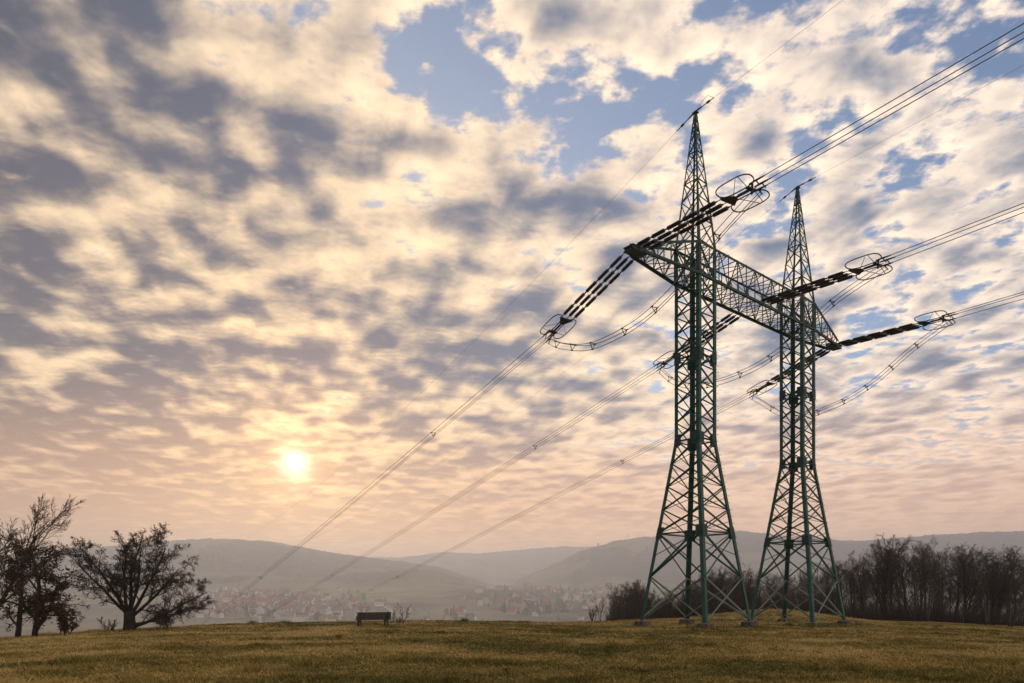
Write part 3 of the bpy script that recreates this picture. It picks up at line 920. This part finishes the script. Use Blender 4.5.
# the wood on the right: bare trees, nearer ones bigger in the picture
wood_p = [dict(BARE), dict(BARE, ang=[0.55, 0.6, 0.65, 0.7], n=[13, 7, 6, 5], start=[0.35, 0.25, 0.2, 0.2]), dict(BARE, ang=[0.9, 0.8, 0.7, 0.7], ratio=[0.45, 0.5, 0.52, 0.6], start=[0.22, 0.2, 0.2, 0.2]),
          dict(BARE, ang=[0.42, 0.5, 0.6, 0.7], ratio=[0.42, 0.5, 0.55, 0.6], n=[14, 6, 6, 5]), dict(BARE, start=[0.5, 0.3, 0.2, 0.2], ratio=[0.5, 0.55, 0.52, 0.6], n=[10, 8, 6, 5])]
KINDS_ = ['bare broad-crowned tree packed inside the dark wood on the right', 'bare tree with steep limbs packed inside the dark wood on the right',
          'bare tree branching from low down inside the dark wood on the right', 'narrow bare tree packed inside the dark wood on the right', 'bare high-crowned tree packed inside the dark wood on the right']
WM = []
for k, q in enumerate(wood_p):
    for v in (0, 1): WM.append((k, tree_meshes(100 + 10 * k + v, 10.0, 0.17, q, M['bark_grey' if (k + v) % 2 else 'bark'], M['bark_brown'], [((0, 0, -0.4), (0.03, 0, 1), 1.0)] + ([((0.15, 0.1, -0.3), (0.25, 0.15, 1), 0.8)] if v else []))))
mesh_top = [max(max(v.co.z for v in m.vertices) for m in ms) for _, ms in WM]
TOPS = np.array([(600, 598), (614, 590), (626, 580), (650, 584), (668, 588), (700, 580), (716, 565), (745, 563), (770, 572), (800, 566), (835, 553), (860, 549), (884, 533), (905, 537), (925, 536), (945, 547), (962, 543), (985, 549), (1005, 546), (1024, 543), (1100, 540), (1200, 545)], float)
rw = random.Random(4)
def wood_tree(px, D, k, ytop, label, group='bare trees of the wood on the right'):
    X, Y = at(px, D); z = gz(X, Y); h = EYE + (592 - ytop) * D / 700.0 - z
    s_ = max(h, 2.2) / mesh_top[k]
    return plant('wood_tree', WM[k][1], label, 'tree', X, Y, rw.uniform(0, 6.28), s_ * rw.uniform(0.85, 1.1), group, s_)
SPECIAL = [(627, 74, 4, 580, 'dense bushy bare tree at the left end of the wood'), (642, 76, 5, 581, 'bushy bare tree seen just right of the left end of the wood'),
           (716, 80, 2, 564, 'bare tree seen through the left lattice column'), (745, 82, 8, 562, 'bare tree in the gap between both lattice columns'),
           (884, 78, 0, 532, 'tallest bare tree of the wood, its crown topping the skyline'), (906, 77, 8, 537, 'bare tree with two stems right of the tallest one'),
           (928, 76, 1, 535, 'flat-topped bare tree two places right of the tallest one'), (963, 78, 2, 542, 'bare tree with steep limbs standing out near the right edge'),
           (1010, 75, 9, 545, 'bare tree at the right picture edge in the front row'), (852, 80, 3, 549, 'bare tree right of the right column, first of the tall ones')]
for px, D, k, yt, lab in SPECIAL: wood_tree(px, D, k, yt, lab)
for row, (d0, d1, n, lo, hi) in enumerate(((74, 84, 32, -2, 14), (84, 98, 32, -1, 12), (98, 125, 26, 0, 12))):
    for q in range(n):
        px = 618 + (1095 - 618) * ((q + rw.uniform(0, 1)) / n); D = rw.uniform(d0, d1)
        if px < 700 and row == 0: D = rw.uniform(75, 82)
        k = rw.randrange(len(WM)); yt = float(np.interp(px, TOPS[:, 0], TOPS[:, 1])) + rw.uniform(lo, hi)
        wood_tree(px, D, k, yt, KINDS_[WM[k][0]])


for q in range(36):
    px = rw.uniform(612, 770); D = rw.uniform(70 if px < 690 else 78, 92); k = rw.randrange(len(WM))
    wood_tree(px, D, k, float(np.interp(px, TOPS[:, 0], TOPS[:, 1])) + rw.uniform(-3, 12), KINDS_[WM[k][0]])


def undergrowth():
    n = 30000; px = rng.uniform(606, 1110, n); D = rng.uniform(0, 1, n) ** 1.3 * 34
    u = (px - 512) / 700; edge = np.interp(u, EDGE[:, 0], EDGE[:, 1])
    D = edge + 1.5 + D + (np.where(px < 700, 3, 0)); X = u * D; Z = ground_z(X, D)
    H = rng.uniform(0.5, 2.7, n) * np.interp(px, [606, 630, 700, 850], [0.5, 0.95, 1.1, 1.2]) * (0.6 + 0.8 * vnoise(px / 9.0, D / 3.0, 77))
    lean = rng.normal(0, 0.35, (n, 2)); r = rng.uniform(0.008, 0.02, n)
    a = rng.uniform(0, 6.28, n); v = []
    for t, k in ((0, 1.0), (0.55, 0.8), (1.0, 0.35)):
        cx = X + lean[:, 0] * H * t ** 1.6; cy = D + lean[:, 1] * H * t ** 1.6; cz = Z - 0.05 + H * t * (1 - 0.12 * t)
        for q in range(3):
            v.append(np.stack([cx + np.cos(a + 2.09 * q) * r * k, cy + np.sin(a + 2.09 * q) * r * k, cz], -1))
    v = np.stack(v, 1).reshape(-1, 3); b = (np.arange(n) * 9)[:, None]
    f = np.concatenate([b + np.array([[s * 3 + q, s * 3 + (q + 1) % 3, s * 3 + 3 + (q + 1) % 3, s * 3 + 3 + q]]) for s in (0, 1) for q in range(3)])
    tag(link('undergrowth', np_mesh('undergrowth', v, f, M['bramble'])), 'dense dark brown undergrowth along the foot of the wood', kind='stuff')


undergrowth()


# ------------------------------------------------------------------ turf
def turf():
    n = 230000
    D = 9.0 * np.exp(rng.uniform(0, 1, n) * math.log(66 / 9.0)); u = rng.uniform(-0.95, 0.95, n); X = u * D
    keep = D < np.interp(u, EDGE[:, 0], EDGE[:, 1]) + 4
    D, X = D[keep], X[keep]; tall = np.ones(len(D))
    cx, cy, cr, ch = [], [], [], []                                 # ranker grass round the footings and the bench, odd tussocks elsewhere
    for tx, zf in ((-HALF, 0.58), (HALF, 0.30)):
        for c in ((-1, -1), (1, -1), (1, 1), (-1, 1)):
            w = pylon_world(cpt(tx, c, zf)); cx.append(w.x); cy.append(w.y); cr.append(0.55); ch.append(2.6)
    cx += [-7.9, -8.5, -7.2]; cy += [40.0, 39.8, 40.2]; cr += [0.5] * 3; ch += [2.0] * 3
    ne = 420; ty = 10.0 * np.exp(rng.uniform(0, 1, ne) * math.log(5.5)); cx += list(rng.uniform(-0.9, 0.9, ne) * ty); cy += list(ty); cr += list(rng.uniform(0.06, 0.22, ne)); ch += list(rng.uniform(1.3, 2.4, ne))
    for a_, b_, c_, d_ in zip(cx, cy, cr, ch):
        q = 160 if c_ > 0.4 else 45
        X = np.append(X, a_ + rng.normal(0, c_, q)); D = np.append(D, b_ + rng.normal(0, c_, q)); tall = np.append(tall, np.full(q, d_))
    n = len(D); Z = ground_z(X, D)
    clump = vnoise(X / 0.9, D / 0.9, 51) * 0.6 + vnoise(X / 4.0, D / 4.0, 52) * 0.4
    dry = np.clip(vnoise(X / 3.2, D / 2.2, 53) * 0.95 + vnoise(X / 0.7, D / 0.7, 54) * 0.45 + vnoise(X / 14.0, D / 9.0, 55) * 0.7 - 0.58 + rng.normal(0, 0.17, n), 0, 1)
    H = (0.025 + 0.075 * clump ** 2) * rng.uniform(0.6, 1.5, n) * (1 + D / 90) * tall
    v, tint = [], []
    for q in range(3):
        a = rng.uniform(0, 6.28, n); w = rng.uniform(0.006, 0.015, n) * (1 + D / 30); ox, oy = rng.normal(0, 0.03, n), rng.normal(0, 0.03, n)
        lx, ly = rng.normal(0, 0.9, n) * H, rng.normal(0, 0.9, n) * H; h = H * rng.uniform(0.6, 1.2, n)
        v += [np.stack([X + ox - np.cos(a) * w, D + oy - np.sin(a) * w, Z - 0.01], -1), np.stack([X + ox + np.cos(a) * w, D + oy + np.sin(a) * w, Z - 0.01], -1), np.stack([X + ox + lx, D + oy + ly, Z + h], -1)]
    v = np.stack(v, 1).reshape(-1, 3)
    f = np.arange(len(v)).reshape(-1, 3)
    me = np_mesh('grass', v, f, M['blade'], False)
    at_ = me.attributes.new('tint', 'FLOAT', 'POINT'); at_.data.foreach_set('value', np.repeat(dry, 9).astype(np.float32))
    tag(link('grass', me), 'short olive and straw coloured turf on the hilltop', kind='stuff')


turf()


# ------------------------------------------------------------------ the town in the valley
def house_mesh(L, W, h, rh, wall, roof):
    m = MB()
    vs = [Vector((sx * L / 2, sy * W / 2, z)) for z in (-3, h) for sx, sy in ((-1, -1), (1, -1), (1, 1), (-1, 1))]
    m.add(vs + [Vector((-L / 2, 0, h + rh)), Vector((L / 2, 0, h + rh))], [(0, 1, 5, 4), (1, 2, 6, 9, 5), (2, 3, 7, 6), (3, 0, 4, 8, 7)])
    m.m = 1; e = 0.45; k = rh / (W / 2)
    for sy in (-1, 1):
        a = [Vector((-L / 2 - e, sy * (W / 2 + e), h - e * k + 0.05)), Vector((L / 2 + e, sy * (W / 2 + e), h - e * k + 0.05)), Vector((L / 2 + e, 0, h + rh + 0.05)), Vector((-L / 2 - e, 0, h + rh + 0.05))]
        b = [p + Vector((0, 0, 0.22)) for p in a]
        m.add(a + b, [(0, 1, 2, 3), (7, 6, 5, 4)] + [(i, i + 4, (i + 1) % 4 + 4, (i + 1) % 4) for i in range(4)])
    m.box((L * 0.2, W * 0.12, h + rh), (0.35, 0, 0), (0, 0.35, 0), (0, 0, 1.1))
    m.m = 2
    for sy in (-1, 1):
        for q in (-0.3, 0, 0.3): m.box((L * q, sy * (W / 2 + 0.01), h * 0.62), (0.6, 0, 0), (0, 0.04, 0), (0, 0, 0.75))
    return m.mesh('house', [wall, roof, GLASS])


def block_mesh(L, W, h, wall):
    m = MB(); m.box((0, 0, h / 2 - 2), (L / 2, 0, 0), (0, W / 2, 0), (0, 0, h / 2 + 2)); m.m = 1
    m.box((0, 0, h + 0.3), (L / 2 + 0.2, 0, 0), (0, W / 2 + 0.2, 0), (0, 0, 0.3)); m.box((L * 0.2, 0, h + 1.7), (2, 0, 0), (0, 1.8, 0), (0, 0, 1.1)); m.m = 2
    z = 1.6
    while z < h - 0.8:
        for sy in (-1, 1):
            for q in range(int(L / 3.4)): m.box((-L / 2 + 2 + q * 3.4, sy * (W / 2 + 0.01), z), (0.75, 0, 0), (0, 0.05, 0), (0, 0, 0.75))
        z += 2.9
    return m.mesh('block', [wall, ROOFS[2], GLASS])


def blob_mesh(seed, conifer):
    rd = random.Random(seed); m = MB(); m.tube([(0, 0, -2), (0, 0, 8)], [0.35, 0.12], 5); m.m = 1
    for _ in range(170):
        if conifer:
            t = rd.random() ** 1.5; r = (1 - t) * 2.3 * math.sqrt(rd.random()); z = 1 + t * 10.5
        else:
            t = rd.random(); z = 2 + t * 7.5; r = 3.6 * math.sqrt(max(0, math.sin(math.pi * min(1, 0.12 + t * 0.85)))) * math.sqrt(rd.random())
        a = rd.uniform(0, 6.28); c = Vector((r * math.cos(a), r * math.sin(a), z))
        u = Vector((rd.gauss(0, 1), rd.gauss(0, 1), rd.gauss(0, 1))).normalized(); w = u.orthogonal().normalized(); s_ = rd.uniform(0.35, 0.85)
        m.add([c - u * s_, c + w * s_ * 0.8, c + u * s_, c - w * s_ * 0.7], [(0, 1, 2, 3)])
    return m.mesh('town_tree', [M['farstem'], M['conifer'] if conifer else M['fartree']])


rt = random.Random(12)
def town_spot():
    """most of the town is on the slope at the left, a second part lies at the centre right"""
    while True:
        w = rt.random()
        if w < 0.60: px, D = rt.triangular(130, 390, 250), rt.triangular(1430, 2450, 1800)
        elif w < 0.92: px, D = rt.triangular(455, 690, 540), rt.triangular(1500, 2620, 2000)
        else: px, D = rt.uniform(330, 480), rt.uniform(1430, 1750)
        u = (px - 512) / 700
        X = u * D
        if land(np.array([X]), np.array([D]))[0] < 60: return X, D


HK = []
for wi, wn in enumerate(('white', 'cream', 'grey')):
    for ri, rn in enumerate(('red', 'brown', 'grey')):
        if (wi, ri) in ((2, 2), (2, 1)): continue
        HK.append((house_mesh(rt.uniform(10, 13), rt.uniform(8, 9.5), rt.uniform(5.5, 7), rt.uniform(3.2, 4.2), WALLS[wi], ROOFS[ri]), 'tiny hazy %s house with a %s roof in the valley town' % (wn, rn)))
wts = [5, 3, 2, 4, 2, 2, 2]
for q in range(290):
    X, Y = town_spot(); me, lab = rt.choices(HK, wts)[0]
    o = tag(link('house', me), lab, 'house', 'houses of the valley town'); o.location = (X, Y, float(land(np.array([X]), np.array([Y]))[0])); o.rotation_euler.z = rt.choice((0, 0, 1.57)) + rt.gauss(0.2, 0.35)
    s_ = rt.choice((1.1, 1.3, 1.5, 1.9)) * rt.uniform(0.95, 1.1); o.scale = (s_, s_, s_)
BK = [(block_mesh(34, 12, 13, WALLS[0]), 'long pale flat-roofed block in the hazy valley town'), (block_mesh(22, 13, 22, WALLS[1]), 'tall cream flat-roofed block in the hazy valley town')]
for q, (px, D) in enumerate(((195, 2440), (212, 2380), (222, 2480), (238, 2420), (208, 2100), (258, 1500), (345, 1800), (490, 2560), (508, 2450), (527, 2600), (545, 2520), (563, 2600), (520, 1700), (480, 1900), (585, 2200), (600, 2500), (300, 1450))):
    X, Y = at(px, D); me, lab = BK[0 if q % 3 else 1]
    o = tag(link('apartment_block', me), lab, 'apartment block', 'blocks of the valley town'); o.location = (X, Y, float(land(np.array([X]), np.array([Y]))[0])); o.rotation_euler.z = rt.gauss(0, 0.4)
TK = [(blob_mesh(s_, c), lab) for s_, c, lab in ((1, True, 'dark hazy conifer among the houses of the valley town'), (2, False, 'bare hazy tree among the houses of the valley town'), (3, False, 'bare hazy tree among the houses of the valley town'))]
for q in range(295):
    X, Y = town_spot(); me, lab = rt.choice(TK)
    if q % 5 == 0: X, Y = at(rt.uniform(500, 575), rt.uniform(1650, 1900))
    o = tag(link('town_tree', me), lab, 'tree', 'trees of the valley town'); o.location = (X, Y, float(land(np.array([X]), np.array([Y]))[0])); s_ = rt.uniform(1.0, 2.1); o.scale = (s_, s_, s_); o.rotation_euler.z = rt.uniform(0, 6)

# mast and lookout on the right hill
for px, D, hgt, w, nm, lab in ((628, 3900, 42, 1.3, 'radio_mast', 'thin hazy radio mast on top of the right hill'), (598, 3880, 20, 4.5, 'lookout_tower', 'small hazy lookout tower on the shoulder of the right hill')):
    X, Y = at(px, D); z = float(land(np.array([X]), np.array([Y]))[0])
    m = MB(); m.tube([(0, 0, -5), (0, 0, hgt * 0.7), (0, 0, hgt)], [w, w * 0.8, w * 0.35], 6)
    if nm == 'lookout_tower': m.box((0, 0, hgt * 0.8), (w * 1.2, 0, 0), (0, w * 1.2, 0), (0, 0, 2))
    o = m.build(nm, M['galv']); tag(o, lab, nm.replace('_', ' ')); o.location = (X, Y, z)


# ------------------------------------------------------------------ haze
def haze():
    m = bpy.data.materials.new('valley haze'); m.use_nodes = True; nt = m.node_tree; nt.nodes.clear()
    v = nt.nodes.new('ShaderNodeVolumePrincipled'); v.inputs['Color'].default_value = (0.80, 0.86, 1.0, 1)
    v.inputs['Density'].default_value = HAZE; v.inputs['Anisotropy'].default_value = 0.42
    o = nt.nodes.new('ShaderNodeOutputMaterial'); nt.links.new(v.outputs[0], o.inputs['Volume'])
    b = MB(); b.box((0, 0, 145), (13500, 0, 0), (0, 13500, 0), (0, 0, 270))
    tag(b.build('haze', m), 'pale haze filling the valley air', kind='stuff')


HAZE = 0.00027
haze()
